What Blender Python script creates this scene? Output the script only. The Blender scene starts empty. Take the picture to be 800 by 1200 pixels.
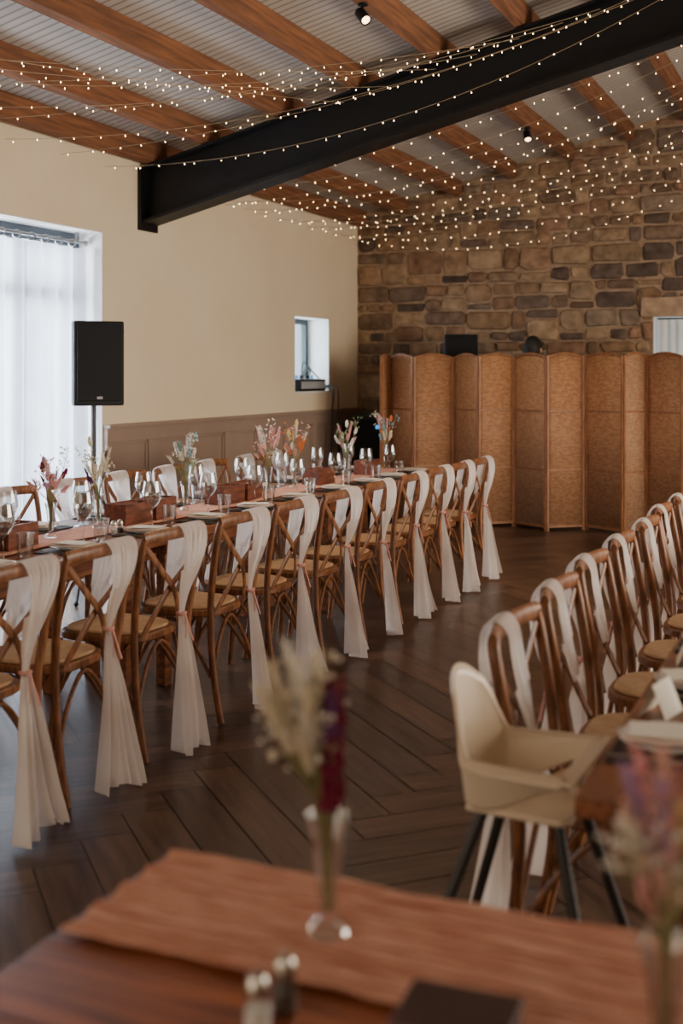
import bpy, bmesh, math, random
from mathutils import Vector, Matrix
random.seed(7)
PI=math.pi; sin=math.sin; cos=math.cos
SC=bpy.context.scene; COL=SC.collection
TH=math.radians(23.2); S_=sin(TH); C_=cos(TH); F=1400.0; HZ=437.0; CAMZ=1.5

def lin(r,g,b):
    def f(c):
        c/=255.0
        return c/12.92 if c<=.04045 else ((c+.055)/1.055)**2.4
    return (f(r),f(g),f(b),1.0)

# ------------------------------------------------------------ materials
def newmat(name):
    m=bpy.data.materials.new(name); m.use_nodes=True
    nt=m.node_tree; nt.nodes.clear()
    out=nt.nodes.new('ShaderNodeOutputMaterial')
    return m,nt,out
def N(nt,t,**kw):
    n=nt.nodes.new(t)
    for k,v in kw.items(): setattr(n,k,v)
    return n
def coords(nt,scale=(1,1,1),rot=(0,0,0),kind='Object'):
    tc=N(nt,'ShaderNodeTexCoord'); mp=N(nt,'ShaderNodeMapping')
    mp.inputs['Scale'].default_value=scale; mp.inputs['Rotation'].default_value=rot
    nt.links.new(tc.outputs[kind],mp.inputs['Vector']); return mp.outputs['Vector']
def mixc(nt,fac,a,b,mode='MIX'):
    m=N(nt,'ShaderNodeMix'); m.data_type='RGBA'; m.blend_type=mode
    for idx,v in ((0,fac),(6,a),(7,b)):
        if isinstance(v,bpy.types.NodeSocket): nt.links.new(v,m.inputs[idx])
        else: m.inputs[idx].default_value=v
    return m.outputs[2]
def pbr(name,c1,c2=None,rough=.5,scale=(1,1,1),ns=6,bump=.0,bdist=.01,metal=0,spec=.5,contrast=(.35,.65),transl=0,coat=0,transp=0):
    m,nt,out=newmat(name)
    b=N(nt,'ShaderNodeBsdfPrincipled')
    b.inputs['Roughness'].default_value=rough; b.inputs['Metallic'].default_value=metal
    b.inputs['Specular IOR Level'].default_value=spec
    if coat: b.inputs['Coat Weight'].default_value=coat
    v=coords(nt,scale); nz=N(nt,'ShaderNodeTexNoise'); nz.inputs['Scale'].default_value=ns
    nz.inputs['Detail'].default_value=5; nt.links.new(v,nz.inputs['Vector'])
    mr=N(nt,'ShaderNodeMapRange'); mr.inputs[1].default_value=contrast[0]; mr.inputs[2].default_value=contrast[1]
    nt.links.new(nz.outputs['Fac'],mr.inputs[0])
    c=mixc(nt,mr.outputs[0],c1,c2 or tuple(x*.9 for x in c1[:3])+(1,))
    nt.links.new(c,b.inputs['Base Color'])
    if bump:
        bp=N(nt,'ShaderNodeBump'); bp.inputs['Strength'].default_value=bump; bp.inputs['Distance'].default_value=bdist
        nt.links.new(nz.outputs['Fac'],bp.inputs['Height']); nt.links.new(bp.outputs[0],b.inputs['Normal'])
    res=b.outputs[0]
    if transl:
        t=N(nt,'ShaderNodeBsdfTranslucent'); nt.links.new(c,t.inputs['Color'])
        ms=N(nt,'ShaderNodeMixShader'); ms.inputs[0].default_value=transl
        nt.links.new(res,ms.inputs[1]); nt.links.new(t.outputs[0],ms.inputs[2]); res=ms.outputs[0]
    if transp:
        t=N(nt,'ShaderNodeBsdfTransparent')
        ms=N(nt,'ShaderNodeMixShader'); ms.inputs[0].default_value=transp
        nt.links.new(res,ms.inputs[1]); nt.links.new(t.outputs[0],ms.inputs[2]); res=ms.outputs[0]
    nt.links.new(res,out.inputs[0])
    return m
def glassmat(name,tint=(.95,.96,.96,1),edge=.75):
    m,nt,out=newmat(name)
    tr=N(nt,'ShaderNodeBsdfTransparent'); tr.inputs[0].default_value=tint
    gl=N(nt,'ShaderNodeBsdfGlossy'); gl.inputs['Roughness'].default_value=.03
    lw=N(nt,'ShaderNodeLayerWeight'); lw.inputs[0].default_value=.35
    mr=N(nt,'ShaderNodeMapRange'); mr.inputs[3].default_value=.06; mr.inputs[4].default_value=edge
    nt.links.new(lw.outputs['Facing'],mr.inputs[0])
    ms=N(nt,'ShaderNodeMixShader'); nt.links.new(mr.outputs[0],ms.inputs[0])
    nt.links.new(tr.outputs[0],ms.inputs[1]); nt.links.new(gl.outputs[0],ms.inputs[2]); nt.links.new(ms.outputs[0],out.inputs[0])
    return m
def emis(name,col,st):
    m,nt,out=newmat(name); e=N(nt,'ShaderNodeEmission'); e.inputs[0].default_value=col; e.inputs[1].default_value=st
    nt.links.new(e.outputs[0],out.inputs[0]); return m

M={}
M['plaster']=pbr('cream_plaster',lin(236,219,190),lin(231,212,181),.9,ns=1.5,bump=.05)
M['white_paint']=pbr('white_paint',lin(238,238,235),None,.7,ns=3)
M['panel_paint']=pbr('taupe_panel_paint',lin(156,134,120),lin(148,126,112),.5,ns=3)
M['chair_wood']=pbr('chair_wood',lin(148,94,56),lin(96,58,34),.42,(6,6,1.2),9,bump=.08,bdist=.002)
M['cane']=pbr('seat_pad',lin(196,160,122),lin(182,144,108),.7,(1,1,1),30,bump=.1,bdist=.002)
M['table_wood']=pbr('table_wood',lin(156,98,62),lin(104,60,38),.4,(9,.8,9),5,bump=.06,bdist=.002)
M['table_wood_x']=pbr('table_wood_warm',lin(172,98,56),lin(114,60,34),.36,(.8,9,9),5,bump=.06,bdist=.002)
M['box_wood']=pbr('reddish_box_wood',lin(132,74,50),lin(92,48,34),.5,(2,9,9),6)
M['dark_box_wood']=pbr('dark_box_wood',lin(74,44,32),lin(50,30,23),.5,(2,9,9),6)
M['joist_wood']=pbr('joist_wood',lin(146,94,60),lin(86,54,35),.8,(9,.6,9),4,bump=.5,bdist=.012,contrast=(.25,.75))
M['black_steel']=pbr('black_steel',lin(17,17,19),lin(12,12,13),.5,ns=4,spec=.3)
M['black_plastic']=pbr('black_plastic',lin(22,22,24),None,.55,ns=8,spec=.3)
M['grille']=pbr('black_grille',lin(24,25,28),lin(10,10,11),.65,ns=220,contrast=(.45,.55),spec=.25)
M['grey_metal']=pbr('grey_metal',lin(150,150,150),None,.35,ns=5,metal=.8)
M['dark_leg']=pbr('dark_leg',lin(50,47,46),None,.45,ns=5)
M['hc_white']=pbr('high_chair_plastic',lin(228,210,186),lin(222,203,178),.35,ns=3)
M['drape']=pbr('ivory_chiffon',lin(252,247,244),lin(248,240,236),.85,ns=6,transl=.5,transp=.24)
M['curtain']=pbr('sheer_curtain',lin(206,210,218),lin(194,199,208),.9,ns=4,transl=.34,transp=.13)
M['curtain_warm']=pbr('warm_white_curtain',lin(240,236,228),None,.9,ns=4,transl=.3)
M['ribbon']=pbr('blush_ribbon',lin(232,168,156),None,.6,ns=8,transl=.2)
M['runner_x']=pbr('blush_gauze_crosswise',lin(246,194,168),lin(190,112,84),.95,(6,120,1),1.6,bump=1.0,bdist=.004,transl=.15,contrast=(.3,.7))
M['runner']=pbr('blush_gauze',lin(242,186,164),lin(216,146,122),.95,(50,6,1),1.2,bump=.6,bdist=.004,transl=.1,contrast=(.3,.7))
M['glass']=glassmat('clear_glass')
M['pane']=glassmat('window_pane',(.93,.96,.98,1),.3)
M['frame_dark']=pbr('window_frame_dark',lin(34,54,60),None,.5,ns=4)
M['china']=pbr('white_china',lin(236,232,226),None,.25,ns=3)
M['paper']=pbr('cream_card',lin(240,232,218),None,.8,ns=3)
M['napkin']=pbr('napkin',lin(238,222,212),lin(224,204,194),.9,ns=9)
M['slate']=pbr('dark_slate',lin(58,48,46),lin(42,37,35),.6,ns=12)
M['steel']=pbr('cutlery_steel',lin(190,184,176),None,.25,ns=5,metal=1)
M['stem']=pbr('dry_stem',lin(150,142,98),lin(112,112,74),.8,ns=30)
M['salt']=pbr('salt',lin(225,220,210),None,.9,ns=50)
M['pepper']=pbr('pepper',lin(50,42,38),lin(90,80,70),.9,ns=120)
M['skin']=pbr('skin',lin(196,148,122),None,.6,ns=6)
M['hair']=pbr('dark_hair',lin(28,22,20),lin(18,14,12),.6,ns=60,bump=.4)
M['shirt']=pbr('dark_shirt',lin(36,38,44),None,.9,ns=20)
M['cable']=pbr('cable',lin(18,18,18),None,.6,ns=5)
M['silver_case']=pbr('silver_case',lin(178,182,186),None,.4,ns=6)
M['wire']=pbr('light_wire',lin(170,146,112),None,.6,ns=5)
M['bulb']=emis('fairy_bulb',(1,.66,.34,1),20); M['bulb'].cycles.emission_sampling='NONE'
M['lamp_face']=emis('spot_lamp_face',(1,.62,.3,1),10)
M['led_blue']=emis('blue_led',(.05,.35,.9,1),1.5)
M['mortar']=pbr('mortar',lin(160,134,108),lin(134,110,88),.95,ns=14,bump=.3)
FL={}
for k,c in dict(cream=(244,234,210),white=(248,243,234),pink=(240,176,178),blush=(244,204,190),purple=(112,64,118),burgundy=(128,20,60),orange=(226,130,60),blue=(156,192,204),green=(142,160,120),yellow=(232,206,140),lilac=(204,172,210)).items():
    FL[k]=pbr('petal_'+k,lin(*c),None,.85,ns=40,transl=.2)

# stone
m,nt,out=newmat('sandstone_blocks'); M['stone']=m
b=N(nt,'ShaderNodeBsdfPrincipled'); b.inputs['Roughness'].default_value=.95; b.inputs['Specular IOR Level'].default_value=.2
at=N(nt,'ShaderNodeAttribute',attribute_name='Col'); v=coords(nt)
n1=N(nt,'ShaderNodeTexNoise'); n1.inputs['Scale'].default_value=9; n1.inputs['Detail'].default_value=8; nt.links.new(v,n1.inputs['Vector'])
mr=N(nt,'ShaderNodeMapRange'); mr.inputs[1].default_value=.3; mr.inputs[2].default_value=.7; mr.inputs[3].default_value=.6; mr.inputs[4].default_value=1.3
nt.links.new(n1.outputs['Fac'],mr.inputs[0])
vm=N(nt,'ShaderNodeVectorMath',operation='SCALE'); nt.links.new(at.outputs['Color'],vm.inputs[0]); nt.links.new(mr.outputs[0],vm.inputs['Scale'])
nt.links.new(vm.outputs[0],b.inputs['Base Color'])
bp=N(nt,'ShaderNodeBump'); bp.inputs['Strength'].default_value=.9; bp.inputs['Distance'].default_value=.03; nt.links.new(n1.outputs['Fac'],bp.inputs['Height'])
nt.links.new(bp.outputs[0],b.inputs['Normal']); nt.links.new(b.outputs[0],out.inputs[0])
# floor
m,nt,out=newmat('herringbone_oak'); M['floor']=m
b=N(nt,'ShaderNodeBsdfPrincipled'); b.inputs['Roughness'].default_value=.32; b.inputs['Specular IOR Level'].default_value=.5
at=N(nt,'ShaderNodeAttribute',attribute_name='Col'); v=coords(nt,(3,30,1),kind='UV')
n1=N(nt,'ShaderNodeTexNoise'); n1.inputs['Scale'].default_value=1.0; n1.inputs['Detail'].default_value=7; nt.links.new(v,n1.inputs['Vector'])
mr=N(nt,'ShaderNodeMapRange'); mr.inputs[1].default_value=.3; mr.inputs[2].default_value=.7; mr.inputs[3].default_value=.55; mr.inputs[4].default_value=1.45
nt.links.new(n1.outputs['Fac'],mr.inputs[0])
vm=N(nt,'ShaderNodeVectorMath',operation='SCALE'); nt.links.new(at.outputs['Color'],vm.inputs[0]); nt.links.new(mr.outputs[0],vm.inputs['Scale'])
nt.links.new(vm.outputs[0],b.inputs['Base Color'])
bp=N(nt,'ShaderNodeBump'); bp.inputs['Strength'].default_value=.25; bp.inputs['Distance'].default_value=.003; nt.links.new(n1.outputs['Fac'],bp.inputs['Height'])
nt.links.new(bp.outputs[0],b.inputs['Normal']); nt.links.new(b.outputs[0],out.inputs[0])
# ceiling boards
m,nt,out=newmat('ribbed_ceiling_board'); M['ceiling']=m
b=N(nt,'ShaderNodeBsdfPrincipled'); b.inputs['Roughness'].default_value=.7
v=coords(nt); wv=N(nt,'ShaderNodeTexWave',wave_type='BANDS',bands_direction='Y'); wv.inputs['Scale'].default_value=4.0; nt.links.new(v,wv.inputs['Vector'])
mr=N(nt,'ShaderNodeMapRange'); mr.inputs[1].default_value=.0; mr.inputs[2].default_value=.3; nt.links.new(wv.outputs['Fac'],mr.inputs[0])
nt.links.new(mixc(nt,mr.outputs[0],lin(142,133,125),lin(192,185,177)),b.inputs['Base Color'])
bp=N(nt,'ShaderNodeBump'); bp.inputs['Strength'].default_value=.3; bp.inputs['Distance'].default_value=.008; nt.links.new(wv.outputs['Fac'],bp.inputs['Height'])
nt.links.new(bp.outputs[0],b.inputs['Normal']); nt.links.new(b.outputs[0],out.inputs[0])
# woven screens: fine over-under basket weave
def weave(name,ca,cb,cm,bw=.05,rh=.02):
    m,nt,out=newmat(name)
    b=N(nt,'ShaderNodeBsdfPrincipled'); b.inputs['Roughness'].default_value=.65
    tc=N(nt,'ShaderNodeTexCoord'); sx=N(nt,'ShaderNodeSeparateXYZ'); cx=N(nt,'ShaderNodeCombineXYZ')
    nt.links.new(tc.outputs['Object'],sx.inputs[0]); nt.links.new(sx.outputs['X'],cx.inputs['X']); nt.links.new(sx.outputs['Z'],cx.inputs['Y'])
    br=N(nt,'ShaderNodeTexBrick'); br.inputs['Scale'].default_value=1; br.inputs['Brick Width'].default_value=bw; br.inputs['Row Height'].default_value=rh
    br.inputs['Mortar Size'].default_value=.0022; br.inputs['Mortar Smooth'].default_value=.9; br.inputs['Color1'].default_value=ca; br.inputs['Color2'].default_value=cb; br.inputs['Mortar'].default_value=cm
    nt.links.new(cx.outputs[0],br.inputs['Vector']); nt.links.new(br.outputs['Color'],b.inputs['Base Color'])
    bp=N(nt,'ShaderNodeBump'); bp.inputs['Strength'].default_value=.6; bp.inputs['Distance'].default_value=.004; bp.invert=True
    nt.links.new(br.outputs['Fac'],bp.inputs['Height']); nt.links.new(bp.outputs[0],b.inputs['Normal'])
    t=N(nt,'ShaderNodeBsdfTranslucent'); nt.links.new(br.outputs['Color'],t.inputs['Color'])
    ms=N(nt,'ShaderNodeMixShader'); ms.inputs[0].default_value=.2
    nt.links.new(b.outputs[0],ms.inputs[1]); nt.links.new(t.outputs[0],ms.inputs[2]); nt.links.new(ms.outputs[0],out.inputs[0])
    return m
M['weaveA']=weave('woven_bamboo',lin(210,158,116),lin(180,126,88),lin(118,76,52),.034,.016)
M['weaveB']=weave('woven_bamboo_pale',lin(220,174,136),lin(192,144,108),lin(132,92,66),.030,.014)
M['screen_frame']=pbr('screen_frame_wood',lin(164,110,72),lin(130,84,54),.5,(5,5,1),8)

# ------------------------------------------------------------ mesh builder
def catmull(P,n=6):
    P=[Vector(p) for p in P]; out=[]
    for i in range(len(P)-1):
        p0=P[max(i-1,0)];p1=P[i];p2=P[i+1];p3=P[min(i+2,len(P)-1)]
        for k in range(n):
            t=k/n
            out.append(.5*((2*p1)+(-p0+p2)*t+(2*p0-5*p1+4*p2-p3)*t*t+(-p0+3*p1-3*p2+p3)*t**3))
    out.append(P[-1]); return out
class MB:
    def __init__(s): s.v=[];s.f=[];s.mi=[];s.col=[];s.cur=0;s.c=(1,1,1,1);s.T=Matrix.Identity(4)
    def addv(s,p): s.v.append(tuple(s.T@Vector(p))); return len(s.v)-1
    def face(s,idx): s.f.append(tuple(idx)); s.mi.append(s.cur); s.col.append(s.c)
    def box(s,x0,x1,y0,y1,z0,z1):
        a=[s.addv(p) for p in ((x0,y0,z0),(x1,y0,z0),(x1,y1,z0),(x0,y1,z0),(x0,y0,z1),(x1,y0,z1),(x1,y1,z1),(x0,y1,z1))]
        for q in ((3,2,1,0),(4,5,6,7),(0,1,5,4),(1,2,6,5),(2,3,7,6),(3,0,4,7)): s.face([a[i] for i in q])
    def tube(s,P,r,n=10,flat=1.0,up=(0,0,1),cap=True):
        P=[Vector(p) for p in P]; L=len(P)
        R=r if isinstance(r,(list,tuple)) else [r]*L
        rings=[]
        prev=None
        for i,p in enumerate(P):
            t=(P[min(i+1,L-1)]-P[max(i-1,0)]).normalized()
            if prev is None:
                u=Vector(up)
                if abs(t.dot(u))>.95: u=Vector((1,0,0)) if abs(t.x)<.9 else Vector((0,1,0))
                a=(u-t*u.dot(t)).normalized()
            else:
                a=(prev-t*prev.dot(t)).normalized()
            prev=a; bb=t.cross(a)
            rr=R[min(int(i*len(R)/L),len(R)-1)] if len(R)!=L else R[i]
            rings.append([s.addv(p+a*cos(2*PI*k/n)*rr+bb*sin(2*PI*k/n)*rr*flat) for k in range(n)])
        for i in range(L-1):
            for k in range(n): s.face([rings[i][k],rings[i][(k+1)%n],rings[i+1][(k+1)%n],rings[i+1][k]])
        if cap: s.face(rings[0][::-1]); s.face(rings[-1])
    def lathe(s,prof,n=24,c=(0,0,0)):
        rings=[]
        for (r,z) in prof:
            r=max(r,.0003)
            rings.append([s.addv((c[0]+r*cos(2*PI*k/n),c[1]+r*sin(2*PI*k/n),c[2]+z)) for k in range(n)])
        for i in range(len(prof)-1):
            for k in range(n): s.face([rings[i][k],rings[i][(k+1)%n],rings[i+1][(k+1)%n],rings[i+1][k]])
        if prof[0][0]<=.001: s.face(rings[0][::-1])
        if prof[-1][0]<=.001: s.face(rings[-1])
    def grid(s,fn,nu,nv,wrap=False):
        g=[[s.addv(fn(i/(nu-1),j/(nv-1))) for j in range(nv)] for i in range(nu)]
        for i in range(nu-1):
            for j in range(nv-1): s.face([g[i][j],g[i+1][j],g[i+1][j+1],g[i][j+1]])
    def prism(s,poly,z0,z1):
        a=[s.addv((x,y,z0)) for x,y in poly]; b=[s.addv((x,y,z1)) for x,y in poly]; n=len(poly)
        s.face(a[::-1]); s.face(b)
        for i in range(n): s.face([a[i],a[(i+1)%n],b[(i+1)%n],b[i]])
    def ball(s,c,r,sz=1.0,k=0):
        c=Vector(c)
        if not k:
            d=[(1,0,0),(-1,0,0),(0,1,0),(0,-1,0),(0,0,sz),(0,0,-sz)]
            a=[s.addv(c+Vector(q)*r) for q in d]
            for q in ((0,2,4),(2,1,4),(1,3,4),(3,0,4),(2,0,5),(1,2,5),(3,1,5),(0,3,5)): s.face([a[i] for i in q])
        else:
            s.lathe([(r*sin(PI*i/6),-r*sz*cos(PI*i/6)) for i in range(7)],8,c)
    def build(s,name,mat,parent=None,smooth=True,bevel=0,solid=0,sub=0):
        me=bpy.data.meshes.new(name); me.from_pydata(s.v,[],s.f); me.update()
        for mm in (mat if isinstance(mat,list) else [mat]): me.materials.append(mm)
        me.polygons.foreach_set('material_index',s.mi)
        if any(c!=(1,1,1,1) for c in s.col):
            ca=me.color_attributes.new('Col','FLOAT_COLOR','CORNER'); i=0
            for p,c in zip(me.polygons,s.col):
                for li in p.loop_indices: ca.data[li].color=c
        if smooth:
            me.polygons.foreach_set('use_smooth',[True]*len(me.polygons))
            me.set_sharp_from_angle(angle=math.radians(38))
        o=bpy.data.objects.new(name,me); COL.objects.link(o)
        if parent: o.parent=parent
        if solid: q=o.modifiers.new('solid','SOLIDIFY'); q.thickness=solid; q.offset=0
        if bevel: q=o.modifiers.new('bev','BEVEL'); q.width=bevel; q.segments=2; q.limit_method='ANGLE'
        if sub: q=o.modifiers.new('sub','SUBSURF'); q.levels=sub; q.render_levels=sub
        return o
def empty(name,loc=(0,0,0),rz=0):
    o=bpy.data.objects.new(name,None); COL.objects.link(o); o.location=loc; o.rotation_euler=(0,0,rz); o.empty_display_size=.1; return o
def tag(o,label=None,cat=None,group=None,kind=None):
    if label: o['label']=label
    if cat: o['category']=cat
    if group: o['group']=group
    if kind: o['kind']=kind
    return o
def struct(o): o['kind']='structure'; return o
def copy_tree(o,parent=None):
    c=o.copy(); COL.objects.link(c); c.parent=parent
    for ch in list(o.children): copy_tree(ch,c)
    return c
USED=set()
def place(proto,loc,rz,label,cat,group=None):
    if proto.name in USED: o=copy_tree(proto)
    else: o=proto; USED.add(proto.name)
    o.location=loc; o.rotation_euler=(0,0,rz); tag(o,label,cat,group); return o
NTH=['first','second','third','fourth','fifth','sixth','seventh','eighth','ninth','tenth','eleventh','twelfth','thirteenth','fourteenth']

# ------------------------------------------------------------ room shell
XL=-5.2; YB=12.6; XR=4.2; YR=-2.5; JD=.165
def cz(x): return 3.135+.248*(x-XL)      # underside of the joists
def ct(x): return cz(x)+JD             # ceiling boards
# floor (herringbone)
bm=bmesh.new(); cl=bm.loops.layers.float_color.new('Col'); uvl=bm.loops.layers.uv.new('UVMap')
W=.17; n=6; L=W*n; a45=PI/4; g=.0024
rnd=random.Random(3)
def plank(x,y,w,h,vert):
    cx,cy=x+w/2,y+h/2
    wx=cx*cos(a45)-cy*sin(a45); wy=cx*sin(a45)+cy*cos(a45)+5
    if not(XL-1<wx<XR+1 and YR-1<wy<YB+1): return
    vs=[]
    for (px,py) in ((x+g,y+g),(x+w-g,y+g),(x+w-g,y+h-g),(x+g,y+h-g)):
        vs.append(bm.verts.new((px*cos(a45)-py*sin(a45),px*sin(a45)+py*cos(a45)+5,0)))
    f=bm.faces.new(vs); t=rnd.uniform(.6,1.35); base=lin(76,55,43); sh=rnd.uniform(.95,1.05)
    ox=rnd.uniform(0,50); oy=rnd.uniform(0,50)
    q=[(0,0),(w,0),(w,h),(0,h)]
    for lp,(a,b_) in zip(f.loops,q):
        lp[cl]=(base[0]*t,base[1]*t*sh,base[2]*t*sh,1)
        lp[uvl].uv=((b_+ox,a+oy) if vert else (a+ox,b_+oy))
for k in range(-95,96):
    for mm in range(-9,10):
        plank((k+2*n*mm)*W,k*W,L,W,False); plank((k+2*n*mm)*W,(k+1)*W,W,L,True)
for co,no in (((XL,0,0),(-1,0,0)),((XR,0,0),(1,0,0)),((0,YR,0),(0,-1,0)),((0,YB,0),(0,1,0))):
    bmesh.ops.bisect_plane(bm,geom=bm.verts[:]+bm.edges[:]+bm.faces[:],plane_co=co,plane_no=no,clear_outer=True)
bs=[bm.verts.new(p) for p in ((XL-.3,YR-.3,-.003),(XR+.3,YR-.3,-.003),(XR+.3,YB+.3,-.003),(XL-.3,YB+.3,-.003))]
f=bm.faces.new(bs)
for lp in f.loops: lp[cl]=(.008,.005,.004,1); lp[uvl].uv=(0,0)
me=bpy.data.meshes.new('floor'); bm.to_mesh(me); bm.free(); me.materials.append(M['floor'])
fo=bpy.data.objects.new('floor',me); COL.objects.link(fo); struct(fo)

# left wall with two openings
W1=(4.6,7.56,0.0,2.56); W2=(10.93,11.78,1.29,2.08)
mb=MB(); x0,x1=XL-.32,XL; HT=3.30
mb.box(x0,x1,YR,W1[0],0,HT); mb.box(x0,x1,W1[0],W1[1],W1[3],HT)
mb.box(x0,x1,W1[1],W2[0],0,HT); mb.box(x0,x1,W2[0],W2[1],0,W2[2]); mb.box(x0,x1,W2[0],W2[1],W2[3],HT); mb.box(x0,x1,W2[1],YB+.3,0,HT)
struct(mb.build('wall_left',M['plaster'],smooth=False))
def reveal(name,y0,y1,z0,z1,bottom=True):
    mb=MB(); t=.006
    mb.box(x0,x1+.001,y1-t,y1,z0,z1); mb.box(x0,x1+.001,y0,y0+t,z0,z1); mb.box(x0,x1+.001,y0+t,y1-t,z1-t,z1)
    if bottom: mb.box(x0,x1+.02,y0+t,y1-t,z0,z0+.02)
    return struct(mb.build(name,M['white_paint'],smooth=False))
reveal('trim_1',*W1,bottom=False); reveal('trim_2',*W2)
def win_frame(name,y0,y1,z0,z1,verts,hors,mat,xc,w=.05):
    mb=MB(); xa,xb=xc-.03,xc+.03
    mb.box(xa,xb,y0,y0+w,z0,z1); mb.box(xa,xb,y1-w,y1,z0,z1); mb.box(xa,xb,y0+w,y1-w,z0,z0+w); mb.box(xa,xb,y0+w,y1-w,z1-w,z1)
    for v_ in verts: mb.box(xa,xb,v_-w/2,v_+w/2,z0+w,z1-w)
    for h_ in hors: mb.box(xa+.004,xb-.004,y0+w,y1-w,h_-w/2,h_+w/2)
    r=struct(mb.build(name,mat,smooth=False,bevel=.004))
    p=MB(); p.box(xc-.004,xc+.004,y0+w,y1-w,z0+w,z1-w); p.build('pane',M['pane'],r,smooth=False); return r
win_frame('window_1',4.61,7.55,.0,2.55,[5.75,6.82],[2.08],pbr('window_frame_light',lin(60,68,78),None,.5),x0+.09,.10)
win_frame('window_2',10.94,11.77,1.31,2.07,[11.36],[],M['frame_dark'],x0+.05,.05)

# ceiling slab (sloped)
mb=MB()
a=[mb.addv(p) for p in ((XL-.35,YR,ct(XL-.35)),(XR+.3,YR,ct(XR+.3)),(XR+.3,YB+.3,ct(XR+.3)),(XL-.35,YB+.3,ct(XL-.35)))]
b_=[mb.addv((mb.v[i][0],mb.v[i][1],mb.v[i][2]+.15)) for i in a]
mb.face(a[::-1]); mb.face(b_)
for i in range(4): mb.face([a[i],a[(i+1)%4],b_[(i+1)%4],b_[i]])
struct(mb.build('ceiling',M['ceiling'],smooth=False))
mb=MB(); mb.box(XR,XR+.3,YR,YB+.3,0,ct(XR)); struct(mb.build('wall_right',M['plaster'],smooth=False))
mb=MB()
for X0 in range(8):
    xa=XL+X0*1.175; xb=xa+1.175
    v8=[mb.addv(p) for p in ((xa,YR-.3,0),(xb,YR-.3,0),(xb,YR,0),(xa,YR,0),(xa,YR-.3,ct(xa)),(xb,YR-.3,ct(xb)),(xb,YR,ct(xb)),(xa,YR,ct(xa)))]
    for q in ((3,2,1,0),(4,5,6,7),(0,1,5,4),(1,2,6,5),(2,3,7,6),(3,0,4,7)): mb.face([v8[i] for i in q])
struct(mb.build('wall_rear',M['plaster'],smooth=False))

# back stone wall (rubble brought to rough courses)
H3=(-1.9,-1.0,1.25,2.08)
mb=MB(); mb.cur=1; mb.c=(.5,.5,.5,1)
def wedge(xa,xb,z0,z1f):
    v8=[mb.addv(p) for p in ((xa,YB,z0),(xb,YB,z0),(xb,YB+.35,z0),(xa,YB+.35,z0),(xa,YB,z1f(xa)),(xb,YB,z1f(xb)),(xb,YB+.35,z1f(xb)),(xa,YB+.35,z1f(xa)))]
    for q in ((3,2,1,0),(4,5,6,7),(0,1,5,4),(1,2,6,5),(2,3,7,6),(3,0,4,7)): mb.face([v8[i] for i in q])
wedge(XL,H3[0],0,ct); wedge(H3[1],XR,0,ct); wedge(H3[0],H3[1],0,lambda x:H3[2]); wedge(H3[0],H3[1],H3[3],ct)
mb.cur=0; rs=random.Random(23)
pal=[(150,120,94),(140,108,86),(160,132,104),(130,106,88),(122,98,80),(166,138,110),(146,114,90),(112,94,82),(100,84,74),(134,114,96),(156,120,96),(142,112,86),(128,112,98),(150,124,98)]
def stone(xa,xb,za,zb):
    if xb-xa<.03 or zb-za<.03: return
    zb=min(zb,min(ct(xa),ct(xb)))
    if zb-za<.03: return
    if not(xb<=H3[0] or xa>=H3[1] or zb<=H3[2] or za>=H3[3]):
        if xa<H3[0]-.03: xb=H3[0]
        elif xb>H3[1]+.03: xa=H3[1]
        else: return
    gq=.010; dp=rs.uniform(.012,.045); j=lambda:rs.uniform(-.011,.011)
    c=lin(*rs.choice(pal)); t=rs.uniform(.72,1.06); mb.c=(c[0]*t,c[1]*t,c[2]*t,1)
    xa+=gq; xb-=gq; za+=gq; zb-=gq; w=xb-xa; h=zb-za; r=lambda:rs.uniform(.05,.30)*min(h,w)
    q=[r() for _ in range(8)]
    o_=[(xa+q[0],za+j()),(xb-q[1],za+j()),(xb+j(),za+q[2]),(xb+j(),zb-q[3]),(xb-q[4],zb+j()),(xa+q[5],zb+j()),(xa+j(),zb-q[6]),(xa+j(),za+q[7])]
    mx,mz=(xa+xb)/2,(za+zb)/2
    A=[mb.addv((p[0],YB+.002,p[1])) for p in o_]
    B=[mb.addv((p[0]+(mx-p[0])*.014/max(w*.5,.01),YB-dp*rs.uniform(.6,1),p[1]+(mz-p[1])*.014/max(h*.5,.01))) for p in o_]
    cc=mb.addv((mx,YB-dp*1.15,mz))
    for k in range(8): mb.face([B[k],B[(k+1)%8],cc]); mb.face([A[k],A[(k+1)%8],B[(k+1)%8],B[k]])
def row(xa,xb,za,zb):
    x=xa
    while x<xb-.01:
        w=rs.uniform(1.0,2.8)*(zb-za); e=x+w
        if xb-e<.12: e=xb
        stone(x,e,za,zb); x=e
z=0.0
while z<ct(XR):
    h=rs.choice([.26,.30,.34,.38]); x=XL
    while x<XR:
        if rs.random()<.20 and XR-x>.6:
            e=x+h*rs.uniform(.9,1.4)*.8; s=.72
            if rs.random()<.5: stone(x,e,z,z+h*s); stone(x,e,z+h*s,z+h)
            else: stone(x,e,z,z+h*(1-s)); stone(x,e,z+h*(1-s),z+h)
            x=e; continue
        w=rs.uniform(.35,.9); xb=min(x+w,XR)
        if XR-xb<.2: xb=XR
        s=rs.uniform(.34,.66)
        row(x,xb,z,z+h*s); row(x,xb,z+h*s,z+h)
        x=xb
    z+=h
bw=struct(mb.build('wall_back',[M['stone'],M['mortar']],smooth=False))
mb=MB(); mb.c=lin(170,142,116); mb.box(H3[0]-.12,H3[1]+.12,YB-.05,YB-.001,H3[3],H3[3]+.2); struct(mb.build('trim_3',M['stone'],smooth=False,bevel=.012))
mb=MB()
mb.box(H3[0],H3[0]+.006,YB-.0,YB+.34,H3[2],H3[3]); mb.box(H3[1]-.006,H3[1],YB,YB+.34,H3[2],H3[3])
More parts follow.
